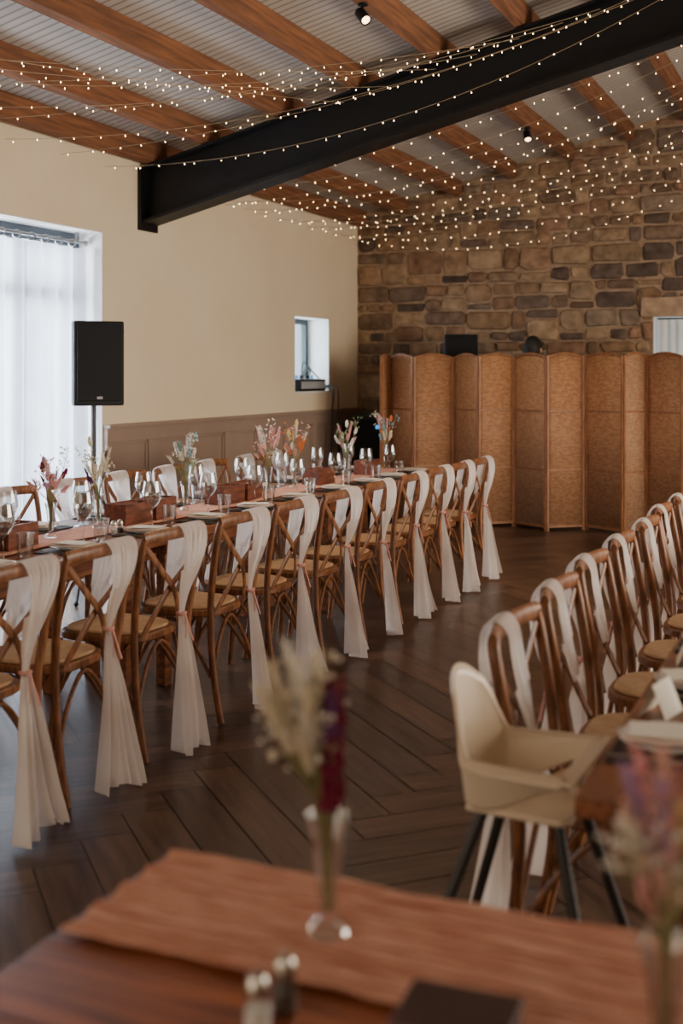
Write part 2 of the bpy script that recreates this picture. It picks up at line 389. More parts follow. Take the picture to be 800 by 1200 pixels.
mb.box(H3[0]+.006,H3[1]-.006,YB,YB+.34,H3[2],H3[2]+.02); mb.box(H3[0]+.006,H3[1]-.006,YB,YB+.34,H3[3]-.006,H3[3])
struct(mb.build('trim_4',M['white_paint'],smooth=False))
mb=MB(); xa,xb=H3[0]+.006,H3[1]-.006; ya,yb=YB+.26,YB+.31; za,zb=H3[2]+.02,H3[3]-.006
mb.box(xa,xa+.05,ya,yb,za,zb); mb.box(xb-.05,xb,ya,yb,za,zb); mb.box(xa+.05,xb-.05,ya,yb,za,za+.05); mb.box(xa+.05,xb-.05,ya,yb,zb-.05,zb); mb.box(-1.475,-1.425,ya,yb,za+.05,zb-.05)
r=struct(mb.build('window_3',M['frame_dark'],smooth=False))
mb=MB(); mb.box(xa+.05,xb-.05,ya+.02,ya+.026,za+.05,zb-.05); mb.build('pane',M['pane'],r,smooth=False)
r=empty('window_curtain',(H3[0]+.01,YB+.06,H3[2]+.03)); tag(r,'short warm white curtain at the left of the stone wall window','curtain')
mb=MB(); mb.grid(lambda u,v:(.02+.40*u,.012*sin(u*2*PI*5),.77*v),80,6); mb.build('curtain_fabric',M['curtain_warm'],r)

# wainscot on left wall
def wains(name,y0,y1):
    mb=MB(); H=1.08; x=XL+.001
    mb.box(x,x+.012,y0,y1,0,H); mb.box(x+.012,x+.042,y0,y1,0,.16); mb.box(x+.012,x+.040,y0,y1,H-.11,H); mb.box(x,x+.065,y0,y1,H,H+.028)
    nP=max(1,round((y1-y0)/.62)); st=(y1-y0)/nP
    for i in range(nP+1):
        yc=y0+i*st; mb.box(x+.012,x+.040,max(y0,yc-.05),min(y1,yc+.05),.16,H-.11)
    for i in range(nP):
        ya=y0+i*st+.05; yb=ya+st-.10
        for q in ((ya,ya+.022,.16,H-.11),(yb-.022,yb,.16,H-.11),(ya,yb,.16,.182),(ya,yb,H-.132,H-.11)): mb.box(x+.012,x+.026,*q)
    return struct(mb.build(name,M['panel_paint'],smooth=False,bevel=.003))
wains('baseboard_left',W1[1]+.01,YB-.01)

# ------------------------------------------------------------ steel beam + joists
BY=8.17
def sloped(mb,xa,xb,ya,yb,o0,o1):
    v8=[mb.addv(p) for p in ((xa,ya,cz(xa)+o0),(xb,ya,cz(xb)+o0),(xb,yb,cz(xb)+o0),(xa,yb,cz(xa)+o0),(xa,ya,cz(xa)+o1),(xb,ya,cz(xb)+o1),(xb,yb,cz(xb)+o1),(xa,yb,cz(xa)+o1))]
    for q in ((3,2,1,0),(4,5,6,7),(0,1,5,4),(1,2,6,5),(2,3,7,6),(3,0,4,7)): mb.face([v8[i] for i in q])
bt=empty('steel_beam',(0,0,0)); tag(bt,'deep black steel roof beam sloping up from the cream wall','beam')
mb=MB(); sloped(mb,XL+.03,XR,BY-.012,BY+.012,-.435,-.025); mb.build('web',M['black_steel'],bt,smooth=False)
mb=MB(); sloped(mb,XL+.03,XR,BY-.11,BY+.11,-.46,-.435); mb.build('flange',M['black_steel'],bt,smooth=False)
mb=MB(); sloped(mb,XL+.03,XR,BY-.11,BY+.11,-.032,-.012); mb.build('flange',M['black_steel'],bt,smooth=False)
mb=MB(); mb.box(XL+.001,XL+.03,BY-.13,BY+.13,2.63,3.12); mb.build('end_plate',M['black_steel'],bt,smooth=False,bevel=.003)
JX=[-5.10,-4.62,-3.98,-3.36,-2.74,-2.12,-1.50,-.88,-.26]
for i,x in enumerate(JX):
    mb=MB(); h=.036
    ya,yb=YR+.01,YB-.05
    v8=[mb.addv(p) for p in ((-h,0,-.248*h),(h,0,.248*h),(h,yb-ya,.248*h),(-h,yb-ya,-.248*h),(-h,0,JD-.002-.248*h),(h,0,JD-.002+.248*h),(h,yb-ya,JD-.002+.248*h),(-h,yb-ya,JD-.002-.248*h))]
    for q in ((3,2,1,0),(4,5,6,7),(0,1,5,4),(1,2,6,5),(2,3,7,6),(3,0,4,7)): mb.face([v8[k] for k in q])
    o=mb.build('ceiling_joist',M['joist_wood'],None,smooth=False,bevel=.006); o.location=(x,ya,cz(x))
    tag(o,'brown timber ceiling joist passing over the black beam, '+NTH[i]+' from the cream wall','beam','timber ceiling joists')

def spot(loc,label,tilt):
    r=empty('ceiling_spotlight',loc); tag(r,label,'spotlight','ceiling spotlights')
    mb=MB(); mb.lathe([(.0,0),(.030,0),(.030,-.012),(.0,-.012)],16); mb.build('mount',M['black_plastic'],r)
    mb=MB(); mb.tube([(0,0,-.012),(0,0,-.05)],.007); mb.build('arm',M['black_plastic'],r)
    mb=MB(); mb.lathe([(.0,.06),(.022,.058),(.033,.043),(.036,-.05),(.032,-.05),(.030,-.040)],18); h=mb.build('lamp_head',M['black_plastic'],r); h.location=(0,0,-.075); h.rotation_euler=tilt
    mb=MB(); mb.lathe([(.0,-.046),(.026,-.046),(.026,-.043),(.0,-.043)],18); f=mb.build('lamp_face',M['lamp_face'],h)
    return r
spot((-2.74,6.72,cz(-2.75)),'black ceiling spotlight on the joist in front of the black beam',(math.radians(-45),0,math.radians(60)))
spot((-2.74,10.7,cz(-2.75)),'small black ceiling spotlight in front of the stone wall',(math.radians(-30),0,math.radians(30)))
spot((-.88,7.4,cz(-.89)),'ceiling spotlight at the far right end of the black beam',(math.radians(-40),0,math.radians(20)))

# fairy lights
bulb_me=None
def fairy(A,B,sag,label,seed):
    global bulb_me
    A=Vector(A);B=Vector(B); L=(B-A).length; rr=random.Random(seed)
    def P(t):
        p=A.lerp(B,t); p.z-=sag*4*t*(1-t); return p
    mb=MB(); mb.tube([P(i/24)-A for i in range(25)],.0015,5)
    o=mb.build('fairy_light_string',M['wire']); o.location=A; tag(o,label,'string lights','fairy light strings')
    nb=int(L/.14)
    for i in range(nb):
        t=(i+.5+rr.uniform(-.3,.3))/nb; p=P(t)-A+Vector((rr.uniform(-.02,.02),rr.uniform(-.02,.02),-.006-rr.uniform(0,.015)))
        if bulb_me is None:
            q=MB(); q.lathe([(.0,.005),(.0020,.0033),(.0026,0),(.0020,-.0033),(.0,-.005)],8); bo=q.build('bulb',M['bulb'],o); bulb_me=bo.data
        else:
            bo=bpy.data.objects.new('bulb',bulb_me); COL.objects.link(bo); bo.parent=o
        bo.location=p
i=0
near=[(2.0,-3.4,.08),(2.7,-3.05,.16),(3.4,-2.7,.10),(4.0,-2.4,.2),(4.6,-2.1,.12),(5.2,-1.8,.22),(5.8,-1.55,.14),(6.4,-1.3,.24),(7.0,-1.05,.18),(7.55,-.8,.32)]
for j,(y,nx,sg) in enumerate(near):
    fairy((nx,7.98,cz(nx)-.12),(XL+.03,y,3.05),sg,'warm fairy light string from the black beam to the cream wall, '+NTH[j]+' from the camera',i); i+=1
far=[(8.45,8.45,.45),(8.75,8.8,.2),(9.05,9.15,.5),(9.4,9.55,.28),(9.75,9.9,.42),(10.1,10.3,.2),(10.45,10.7,.52),(10.8,11.05,.3),(11.15,11.35,.44),(11.5,11.7,.22),(11.8,12.0,.56),(12.1,12.2,.34),(12.4,12.45,.64)]
for j,(y,yb,sg) in enumerate(far):
    fairy((.3,yb,cz(.3)-.16),(XL+.04,y,3.0),sg,'warm fairy light string swagged across the far bay, '+NTH[j]+' behind the black beam',i); i+=1

# ------------------------------------------------------------ curtain
r=empty('sheer_curtain',(XL-.12,4.75,0)); tag(r,'white sheer eyelet curtain hanging in the tall window behind the speaker','curtain')
def cur(u,v):
    y=u*2.76; zz=.02+v*2.41; a=.034+.014*sin(y*2.3+1)+.012*(1-v)
    ph=1.2*sin(y*2.1)+.5*sin(y*5.3+1.8*(1-v))
    return (a*sin(y*2*PI/.19+ph)+.009*sin(y*2*PI/.083+3*ph+(1-v)*1.5), y+.012*sin((1-v)*4+y*7)*(1-v), zz)
mb=MB(); mb.grid(cur,420,18); mb.build('curtain_fabric',M['curtain'],r)
r=empty('curtain_rod',(XL-.12,4.7,2.475)); tag(r,'grey metal curtain rod with rings across the top of the tall window','curtain rod')
mb=MB(); mb.tube([(0,0,0),(0,2.8,0)],.012,12); mb.build('rod',M['grey_metal'],r)
mb=MB(); mb.ball((0,2.815,0),.022,1,1); mb.build('finial',M['grey_metal'],r)
mb=MB(); mb.box(-.012,.012,2.7,2.715,-.0,.075); mb.build('bracket',M['grey_metal'],r,smooth=False)
for k in range(17):
    mb=MB(); yy=.09+.16*k
    ring=[(0.026*cos(2*PI*q/16),0,-.012+.027*sin(2*PI*q/16)) for q in range(17)]
    mb.T=Matrix.Translation((0.0,yy,0))@Matrix.Rotation(math.radians(35),4,'Z')
    mb.tube(ring,.006,6,cap=False); mb.build('ring',M['grey_metal'],r)

# ------------------------------------------------------------ speakers
def speaker(loc,rz,w,h,d,label):
    r=empty('loudspeaker',loc,rz); tag(r,label,'speaker')
    poly=[(-w/2,-d/2),(w/2,-d/2),(w/2,-d/2+.08),(w/2-.07,d/2),(-w/2+.07,d/2),(-w/2,-d/2+.08)]
    mb=MB(); mb.prism(poly,0,h); mb.build('cabinet',M['black_plastic'],r,bevel=.012)
    mb=MB(); mb.box(-w/2+.018,w/2-.018,-d/2-.012,-d/2-.001,.03,h-.02); mb.build('grille',M['grille'],r,bevel=.005)
    mb=MB(); mb.box(-.018,.018,-d/2-.016,-d/2-.0125,.045,.062); mb.build('badge',M['grey_metal'],r,smooth=False)
    mb=MB(); mb.tube([(w/2-.04,-.02,h*.55),(w/2-.012,.0,h*.55),(w/2-.03,.06,h*.55),(w/2-.07,.08,h*.55)],.009,8); mb.build('handle',M['black_plastic'],r)
    return r
def stand(loc,zt,label,rz=0):
    r=empty('speaker_stand',loc,rz); tag(r,label,'stand')
    mb=MB(); mb.tube([(0,0,.12),(0,0,zt)],.0175,12); mb.build('pole',M['dark_leg'],r)
    mb=MB(); mb.lathe([(.0,.62),(.03,.62),(.034,.66),(.03,.72),(.0,.72)],14); mb.build('collar',M['black_plastic'],r)
    mb=MB(); mb.lathe([(.0,.13),(.028,.13),(.028,.18),(.0,.18)],14); mb.build('collar',M['black_plastic'],r)
    for k in range(3):
        a=2*PI*k/3+.4; c,s=cos(a),sin(a)
        mb=MB(); mb.tube([(.03*c,.03*s,.67),(.48*c,.48*s,.015)],.011,8); mb.tube([(.025*c,.025*s,.15),(.25*c,.25*s,.345)],.006,6)
        l=mb.build('leg',M['dark_leg'],r)
        mb=MB(); mb.ball((.48*c,.48*s,.016),.016,1,1); mb.build('rubber_foot',M['black_plastic'],l)
    return r
speaker((-4.76,6.82,1.28),math.radians(48),.34,.568,.33,'black loudspeaker on a tripod stand in front of the tall curtained window')
stand((-4.76,6.82,0),1.279,'black tripod stand carrying the loudspeaker beside the curtain',.5)
speaker((-3.78,11.98,1.34),math.radians(20),.345,.56,.3,'black loudspeaker showing just above the woven screen')
stand((-3.78,11.98,0),1.339,'tripod stand hidden behind the woven screen',.5)
r=empty('bass_speaker',(-4.75,12.2,0),math.radians(20)); tag(r,'black bass speaker box in the dark corner by the woven screen','speaker')
mb=MB(); mb.box(-.28,.28,-.26,.26,.03,1.05); mb.build('cabinet',M['black_plastic'],r,bevel=.015)
mb=MB(); mb.box(-.25,.25,-.275,-.262,.07,1.0); mb.build('grille',M['grille'],r,smooth=False)
mb=MB(); mb.box(-.06,.06,-.283,-.276,.9,.94); mb.build('indicator_light',M['led_blue'],r,smooth=False)
for sx in (-1,1):
    for sy in (-1,1):
        mb=MB(); mb.lathe([(.0,0),(.025,0),(.025,.029),(.0,.029)],12,(sx*.22,sy*.2,0)); mb.build('foot',M['black_plastic'],r)
# mixer on sill
r=empty('lighting_mixer',(-5.33,11.34,1.312),0); tag(r,'small silver-fronted mixer desk sitting on the small window sill','mixer')
mb=MB(); mb.prism([(-.15,-.32),(.15,-.32),(.15,.32),(-.15,.32)],0,.12); mb.build('case',M['black_plastic'],r,bevel=.006)
mb=MB(); mb.box(.152,.157,-.30,.30,.025,.10); mb.build('front_plate',M['silver_case'],r,smooth=False)
mb=MB(); mb.box(-.12,.12,-.29,.29,.1205,.127); mb.build('top_plate',M['silver_case'],r,smooth=False)
for k in range(8):
    mb=MB(); mb.lathe([(.016,.1275),(.014,.165),(.0,.165)],12,(-.02 if k%2 else .06,-.25+.068*k,0)); mb.build('knob',M['black_plastic'] if k%3 else M['led_blue'],r)
mb=MB(); mb.tube(catmull([(-.05,.1,.13),(0,.18,.25),(.06,.1,.2),(.1,0,.24),(.09,-.15,.13)]),.007,6); mb.build('lead',M['cable'],r)
mb=MB(); mb.tube(catmull([(-.09,.22,.13),(-.05,.18,.3),(.02,.22,.22),(.1,.25,.13)]),.007,6); mb.build('lead',M['cable'],r)
mb=MB(); mb.tube(catmull([(XL-.06,11.735,1.345),(XL+.05,11.73,1.345),(XL+.09,11.70,1.28),(XL+.10,11.64,1.0),(XL+.12,11.58,.5),(XL+.10,11.62,.02)]),.009,6)
tag(mb.build('power_cable',M['cable']),'black cable hanging down the wall from the small window','cable')
mb=MB(); mb.tube(catmull([(XL-.06,11.755,1.36),(XL+.08,11.76,1.36),(XL+.13,11.74,1.28),(XL+.15,11.70,.95),(XL+.17,11.76,.75),(XL+.15,11.83,.95),(XL+.14,11.9,.4),(XL+.15,11.92,.02)]),.007,6)
tag(mb.build('power_cable',M['cable']),'looped thinner black lead beside the hanging cable','cable')

# ------------------------------------------------------------ folding screens
def gx(px,y):
    u=(px-400)/F; d=y/(C_+S_*u); return d*(-S_+C_*u)
def screen(pts,label,par=0):
    P=[]
    for px,nf in pts:
        yy=11.18 if nf=='n' else 11.43
        P.append(Vector((gx(px,yy),yy,0)))
    r=empty('folding_screen',P[0]); tag(r,label,'room divider','woven folding screens')
    for i in range(len(P)-1):
        d=P[i+1]-P[i]; w=d.length; ang=math.atan2(d.y,d.x)
        mt=M['weaveB'] if ((i+par)%2==1) else M['weaveA']
        fr=MB(); q=.022; H=1.66
        fr.box(.003,q,-.012,.012,0,H); fr.box(w-q,w-.003,-.012,.012,0,H)
        fr.box(q,w-q,-.010,.010,.03,.050)
        top=[(q*.5+(w-q)*t, 0, H-.010+.035*sin(PI*t)) for t in [j/12 for j in range(13)]]
        fr.tube(top,.011,8)
        f=fr.build('screen_panel',M['screen_frame'],r,smooth=False); f.location=P[i]-P[0]; f.rotation_euler=(0,0,ang)
        wv=MB(); wv.grid(lambda u,v:(q+(w-2*q)*u,0,.050+v*(H-.014+.035*sin(PI*u)-.050)),12,2)
        wv.build('woven_infill',mt,f,solid=.006)
        for zz in (.57,1.13):
            bt_=MB(); bt_.box(q,w-q,-.008,-.0035,zz,zz+.014); bt_.build('cross_rail',M['screen_frame'],f,smooth=False)
    return r
screen([(446,'n'),(456,'f'),(484,'n'),(531,'f')],'woven bamboo folding screen nearest the dark corner, leftmost of the row')
screen([(532,'f'),(560,'n'),(602,'f'),(640,'n'),(684,'f')],'woven bamboo folding screen in the middle of the row',1)
screen([(685.5,'f'),(730,'n'),(757,'f'),(800,'n'),(828,'f')],'woven bamboo folding screen below the stone wall window, rightmost of the row')

# ------------------------------------------------------------ person behind screen
def person(loc,rz):
    r=empty('person',loc,rz); tag(r,'person with short dark hair standing behind the woven screen','person')
    me=bpy.data.meshes.new('body')
    J=dict(pel=(0,0,1.0),wa=(0,0,1.15),ch=(0,-.01,1.38),nk=(0,0,1.54),hd=(0,-.01,1.60),
      sl=(.19,0,1.48),el=(.26,.02,1.18),wl=(.25,-.12,.98),hl=(.24,-.17,.92),sr=(-.19,0,1.48),er=(-.26,.02,1.18),wr=(-.25,-.12,.98),hr=(-.24,-.17,.92),
      tl=(.10,0,.95),kl=(.11,-.02,.52),al=(.11,.02,.09),fl=(.12,-.15,.035),tr=(-.10,0,.95),kr=(-.11,-.02,.52),ar=(-.11,.02,.09),fr=(-.12,-.15,.035))
    E=[('pel','wa'),('wa','ch'),('ch','nk'),('nk','hd'),('ch','sl'),('sl','el'),('el','wl'),('wl','hl'),('ch','sr'),('sr','er'),('er','wr'),('wr','hr'),
       ('pel','tl'),('tl','kl'),('kl','al'),('al','fl'),('pel','tr'),('tr','kr'),('kr','ar'),('ar','fr')]
    R=dict(pel=.15,wa=.14,ch=.16,nk=.06,hd=.055,s=.075,e=.05,w=.032,h=.035,t=.09,k=.062,a=.045,f=.035)
    ks=list(J); me.from_pydata([J[k] for k in ks],[(ks.index(a),ks.index(b)) for a,b in E],[])
    o=bpy.data.objects.new('body',me); COL.objects.link(o); o.parent=r
    md=o.modifiers.new('skin','SKIN')
    for i,k in enumerate(ks):
        q=R.get(k,R.get(k[0],.05)); me.skin_vertices[0].data[i].radius=(q,q*(.75 if k in('pel','wa','ch') else 1)); me.skin_vertices[0].data[i].use_root=(k=='pel')
    s=o.modifiers.new('sub','SUBSURF'); s.levels=2; s.render_levels=2; me.materials.append(M['shirt'])
    mb=MB()
    def head(u,v):
        th=u*2*PI; ph=v*PI; x=.078*sin(ph)*cos(th); y=.098*sin(ph)*sin(th); zz=-.125*cos(ph)
        if zz<0: x*=1+zz*1.6; y*=1+zz*.9
        if y<0 and abs(x)<.02 and -.045<zz<.01: y-=.018*(1-abs(x)/.02)
        return (x,y,1.735+zz)
    mb.grid(head,41,25); h=mb.build('head',M['skin'],r)
    for s in (-1,1):
        mb=MB(); mb.ball((s*.03,-.088,1.74),.012,1,1); mb.build('eye',M['white_paint'],h)
        mb=MB(); mb.ball((s*.08,.0,1.725),.022,1.4,1); mb.build('ear',M['skin'],h)
    mb=MB(); mb.ball((0,-.088,1.675),.016,.35,1); mb.build('mouth',M['ribbon'],h)
    mb=MB()
    def hr(u,v):
        th=u*2*PI; ph=v*PI*.62; k=1+.04*sin(th*9)*sin(v*8)
        x=.09*sin(ph)*cos(th)*k; y=.112*sin(ph)*sin(th)*k+.01; zz=.142*cos(ph)
        if y<-.04 and zz<.06: zz=.06
        return (x,y,1.735+zz)
    mb.grid(hr,49,15); mb.build('hair',M['hair'],h)
    for s in (-1,1):
        mb=MB(); bx,by,bz=s*.24,-.175,.915
        mb.tube([(bx,by+.02,bz+.02),(bx,by-.01,bz-.02),(bx,by-.03,bz-.06)],[.03,.04,.034],8,flat=.45)
        for k in range(4):
            ox=(k-1.5)*.018; ln=(.06,.072,.068,.052)[k]
            mb.tube([(bx+ox,by-.03,bz-.055),(bx+ox,by-.035,bz-.055-ln*.5),(bx+ox,by-.02,bz-.055-ln)],[.009,.0085,.007],6)
        mb.tube([(bx-s*.03,by-.01,bz-.02),(bx-s*.052,by-.03,bz-.05),(bx-s*.05,by-.045,bz-.08)],[.011,.01,.008],6)
        mb.build('hand',M['skin'],r)
    return r
person((-2.97,11.85,0),math.radians(160))

# ------------------------------------------------------------ chairs
def make_chair():
    r=empty('cross_back_chair'); w=M['chair_wood']
    pts=[]
    for k in range(36):
        a=2*PI*k/36; c,s=cos(a),sin(a)
        x=abs(c)**.62*(1 if c>0 else -1)*.205; y=abs(s)**.62*(1 if s>0 else -1)*.205
        x*=1-.12*(.205-y)/.41
        pts.append((x,y))
    mb=MB(); mb.prism(pts,.438,.468); s=mb.build('seat',w,r,bevel=.006)
    mb=MB(); mb.prism([(x*.90,y*.90) for x,y in pts],.4685,.480); mb.build('seat_pad',M['cane'],s,bevel=.005)
    for sx in (-1,1):
        mb=MB(); mb.tube(catmull([(sx*.178,.165,.437),(sx*.182,.172,.25),(sx*.198,.2,.001)],6),[.017]*7+[.0145]*6,10); mb.build('leg',w,r)
        mb=MB(); mb.tube(catmull([(sx*.200,-.262,.001),(sx*.190,-.218,.22),(sx*.190,-.205,.45),(sx*.204,-.222,.62),(sx*.214,-.246,.76),(sx*.212,-.260,.835),(sx*.200,-.266,.862)],5),.0155,10); mb.build('leg',w,r)
        mb=MB(); mb.tube(catmull([(sx*.186,.178,.19),(sx*.176,.10,.33),(sx*.17,0,.425),(sx*.176,-.11,.33),(sx*.188,-.205,.19)],5),.0085,8); mb.build('stretcher',w,r)
    mb=MB(); mb.tube(catmull([(-.182,.178,.19),(-.10,.17,.34),(0,.165,.425),(.10,.17,.34),(.182,.178,.19)],5),.0085,8); mb.build('stretcher',w,r)
    mb=MB(); mb.tube(catmull([(-.186,-.213,.19),(-.10,-.2,.34),(0,-.195,.425),(.10,-.2,.34),(.186,-.213,.19)],5),.0085,8); mb.build('stretcher',w,r)
    top=[(x,-.286+.022*(x/.215)**2,.866-.006*(abs(x)/.215)**4) for x in [-.215+.43*j/16 for j in range(17)]]
    mb=MB(); mb.tube(top,.025,12,flat=.5); mb.build('top_rail',w,r)
    for sx in (-1,1):
        mb=MB(); mb.tube(catmull([(sx*.196,-.262,.830),(sx*.098,-.266,.73),(0,-.252+sx*.006,.645),(-sx*.078,-.228,.555),(-sx*.125,-.2,.468)],6),.0150,10,flat=.38,up=(1,0,0)); mb.build('cross_slat',w,r)
    return r
chair=make_chair()
def make_drape(seed,ws=1.0):
    q=random.Random(seed)
    kn=.56+q.uniform(-.035,.035); sh=q.uniform(-.025,.025); fl=q.uniform(.8,1.2)
    # y, z, halfwidth, centre, foldamp
    K=[(-.212,.62,.040,.040,.006),(-.232,.72,.072,.062,.008),(-.246,.80,.092,.075,.006),(-.257,.870,.098,.078,.003),(-.286,.898,.099,.078,.0015),(-.317,.870,.098,.076,.007),
       (-.320,.80,.080,.064,.014),(-.310,.71,.046,.038,.016),(-.298,.63,.024,.018,.010),(-.290,kn,.012,.012,.005),(-.294,.51,.019,.010,.009),(-.308,.40,.032*fl,.006+sh*.3,.018),(-.330,.20,.058*fl,-.004+sh*.7,.028),(-.352,.012,.090*fl,-.010+sh,.036)]
    VV=[Vector((k[0],k[1],k[2]*(ws if k[1]>.6 else 1))) for k in K]; WW=[Vector((k[3],k[4],0)) for k in K]
    a=catmull(VV,5); b=catmull(WW,5); rows=len(a); ph=[q.uniform(0,6.28) for _ in range(9)]; f1=q.uniform(2.6,4.8); f2=q.uniform(8,12)
    mb=MB(); cols=64
    def fn(u,v):
        i=int(round(u*(rows-1))); y,z,w=a[i]; c,am=b[i][0],b[i][1]; t=v*2-1
        tw=t+.22*sin(3*t+ph[3]+2*u)*(1-t*t)
        x=c+w*tw+.3*am*sin(7*u+ph[6]+1.5*t)
        fy=am*(sin(f1*PI*(t+.3*t*t*sin(ph[7]))+ph[0]+1.6*u)+.6*sin(f2*PI*t+ph[1]-4*u)*(.5+.5*sin(4*t+6*u+ph[4]))+.3*sin(17*t+11*u+ph[8]))
        topn=max(0,min(1,(z-.6)/.25))
        if i>rows*.30 and topn>0.5: fy=-abs(fy)
        elif topn>.5: fy=abs(fy)
        y2=y+fy+.022*(x/.21)**2*topn
        zz=z-(.008*(abs(x)/.21)**3)*(topn if z>.82 else 0)
        if u>.93: zz+=(u-.93)/.07*(.022*sin(3.2*t+ph[5])+.02)
        if u<.05: zz+=.01*sin(8*t)
        return (x,y2,zz)
    mb.grid(fn,rows,cols)
    o=mb.build('chair_drape',M['drape'])
    rb=MB(); kz=kn
    ring=[(.012+.019*cos(2*PI*k/18),-.290+.016*sin(2*PI*k/18),kz+.003*sin(k)) for k in range(19)]
    rb.tube(ring,.0065,6,cap=False)
    rb.tube(catmull([(.015,-.306,kz),(.022,-.318,kz-.05),(.036,-.330,kz-.11)],4),.0055,5,flat=.3)
    rb.tube(catmull([(.012,-.306,kz),(-.002,-.320,kz-.05),(-.018,-.330,kz-.09)],4),.0055,5,flat=.3)
    rb.build('ribbon',M['ribbon'],o)
    return o
drapes=[make_drape(s) for s in (1,2,3,4,5,6,7,8)]
drapes_r=[make_drape(s,.66) for s in (11,12,13,14)]
cn=0
def seat_at(x,y,rz,lab,glab,dlab,dglab,narrow=False):
    global cn
    q=random.Random(cn*13+5); x+=q.uniform(-.012,.012); rz+=q.uniform(-.04,.04)
    place(chair,(x,y,0),rz,lab,'chair',glab)
    D=drapes_r if narrow else drapes
    place(D[(cn*5+cn//6)%len(D)],(x,y,0),rz,dlab,'chair drape',dglab); cn+=1
LY=[3.12,3.605,4.13,4.69,5.24,5.765,6.31,6.88,7.41,7.87,8.34]
for i,y in enumerate(LY):
    seat_at(-2.745,y,PI/2,'cross-back chair on the aisle side of the long table, '+NTH[i]+' from the camera','chairs along the aisle side of the long table',
      'ivory chiffon sash tied on the '+NTH[i]+' aisle-side chair from the camera','ivory sashes along the aisle')
for i,y in enumerate([3.5,4.05,4.6,5.15,5.7,6.25,6.8,7.35,7.9,8.4]):
    seat_at(-3.86,y,-PI/2,'cross-back chair on the wall side of the long table, '+NTH[i]+' from the camera','chairs on the wall side of the long table',
      'ivory sash over the '+NTH[i]+' wall-side chair from the camera','ivory sashes on the wall side')
for i,y in enumerate([2.95,3.48,4.01,4.55,5.1,5.65,6.2,6.75]):
    seat_at(-.53,y,-PI/2,'cross-back chair beside the right-hand table, '+NTH[i]+' beyond the white high chair','chairs along the right-hand table',
      'ivory sash on the right-hand table chair '+NTH[i]+' beyond the high chair','ivory sashes at the right-hand table',True)

# ------------------------------------------------------------ tables
def table(x0,x1,y0,y1,label,group,along='y',mat=None,end_inset=.12):
    cx,cy=(x0+x1)/2,(y0+y1)/2; w,l=x1-x0,y1-y0
    r=empty('dining_table',(cx,cy,0)); tag(r,label,'table',group); mat=mat or M['table_wood']
    mb=MB()
    if along=='y':
        n=4; s=w/n
        for k in range(n): mb.box(-w/2+k*s+.0008,-w/2+(k+1)*s-.0008,-l/2,l/2,.722,.76)
    else:
        n=5; s=l/n
        for k in range(n): mb.box(-w/2,w/2,-l/2+k*s+.0008,-l/2+(k+1)*s-.0008,.722,.76)
    mb.build('tabletop',mat,r,smooth=False,bevel=.003)
    for sy in (-1,1):
        mb=MB(); mb.box(-w/2+.14,w/2-.14,sy*(l/2-end_inset)-.012,sy*(l/2-end_inset)+.012,.64,.7215); mb.build('apron',mat,r,smooth=False)
    for sx in (-1,1):
        mb=MB(); mb.box(sx*(w/2-.15)-.012,sx*(w/2-.15)+.012,-l/2+end_inset+.013,l/2-end_inset-.013,.64,.7215); mb.build('apron',mat,r,smooth=False)
        for sy in (-1,1):
            ax,ay=sx*(w/2-.19),sy*(l/2-end_inset-.045)
            mb=MB(); mb.box(ax-.026,ax+.026,ay-.03,ay+.03,0,.7215); mb.build('leg',mat,r,smooth=False,bevel=.004)
    return r
table(-3.65,-2.86,2.85,4.78,'long wooden table section nearest the camera under ivory-sashed chairs','long table sections')
table(-3.65,-2.86,4.782,6.71,'middle wooden section of the long table','long table sections')
table(-3.65,-2.86,6.712,8.66,'far wooden section of the long table nearest the woven screens','long table sections')
table(-.45,.42,2.08,4.55,'right-hand wooden table with its near corner beside the high chair','right-hand tables')
table(-.45,.42,4.552,7.0,'farther right-hand wooden table at the photo edge','right-hand tables')
table(-.97,1.25,.78,1.60,'warm wooden table in the blurred foreground under a blush runner',None,'x',M['table_wood_x'])

def runner(x0,x1,y0,y1,label,long_axis,seed,mat,amp=.004):
    q=random.Random(seed); mb=MB(); nx=int((x1-x0)/.008)+2; ny=int((y1-y0)/(.012 if long_axis=='y' else .004))+2
    if long_axis=='y': ny=int((y1-y0)/.02)+2
    P=[q.uniform(0,6) for _ in range(8)]
    def fn(u,v):
        x=x0+(x1-x0)*u; y=y0+(y1-y0)*v
        L_,Wd=(x,y) if long_axis=='x' else (y,x); e=(v if long_axis=='x' else u)
        z=.764+amp*(1.0+.3*sin(Wd*190+P[0]+1.2*sin(L_*9+P[1]))+.3*sin(Wd*330+L_*12+P[2]+1.5*sin(L_*19))+.15*sin(L_*90+Wd*61+P[3]))
        if long_axis=='x': y+=.0025*sin(L_*31+P[4])*(1 if e>.5 else -1)*abs(e*2-1); x+=.005*sin(Wd*90+P[5])
        else: x+=.005*sin(L_*9+P[4])
        return (x,y,z)
    mb.grid(fn,nx,ny); o=mb.build('table_runner',mat,solid=.0015); tag(o,label,'table runner'); return o
runner(-3.37,-3.13,2.9,8.6,'long blush gauze runner down the middle of the long table','y',2,M['runner'],.003)
runner(-.957,1.15,1.30,1.585,'crinkled blush gauze runner across the blurred foreground table','x',3,M['runner_x'],.004)
runner(-.09,.09,2.25,6.8,'blush gauze runner on the right-hand table','y',4,M['runner'],.003)

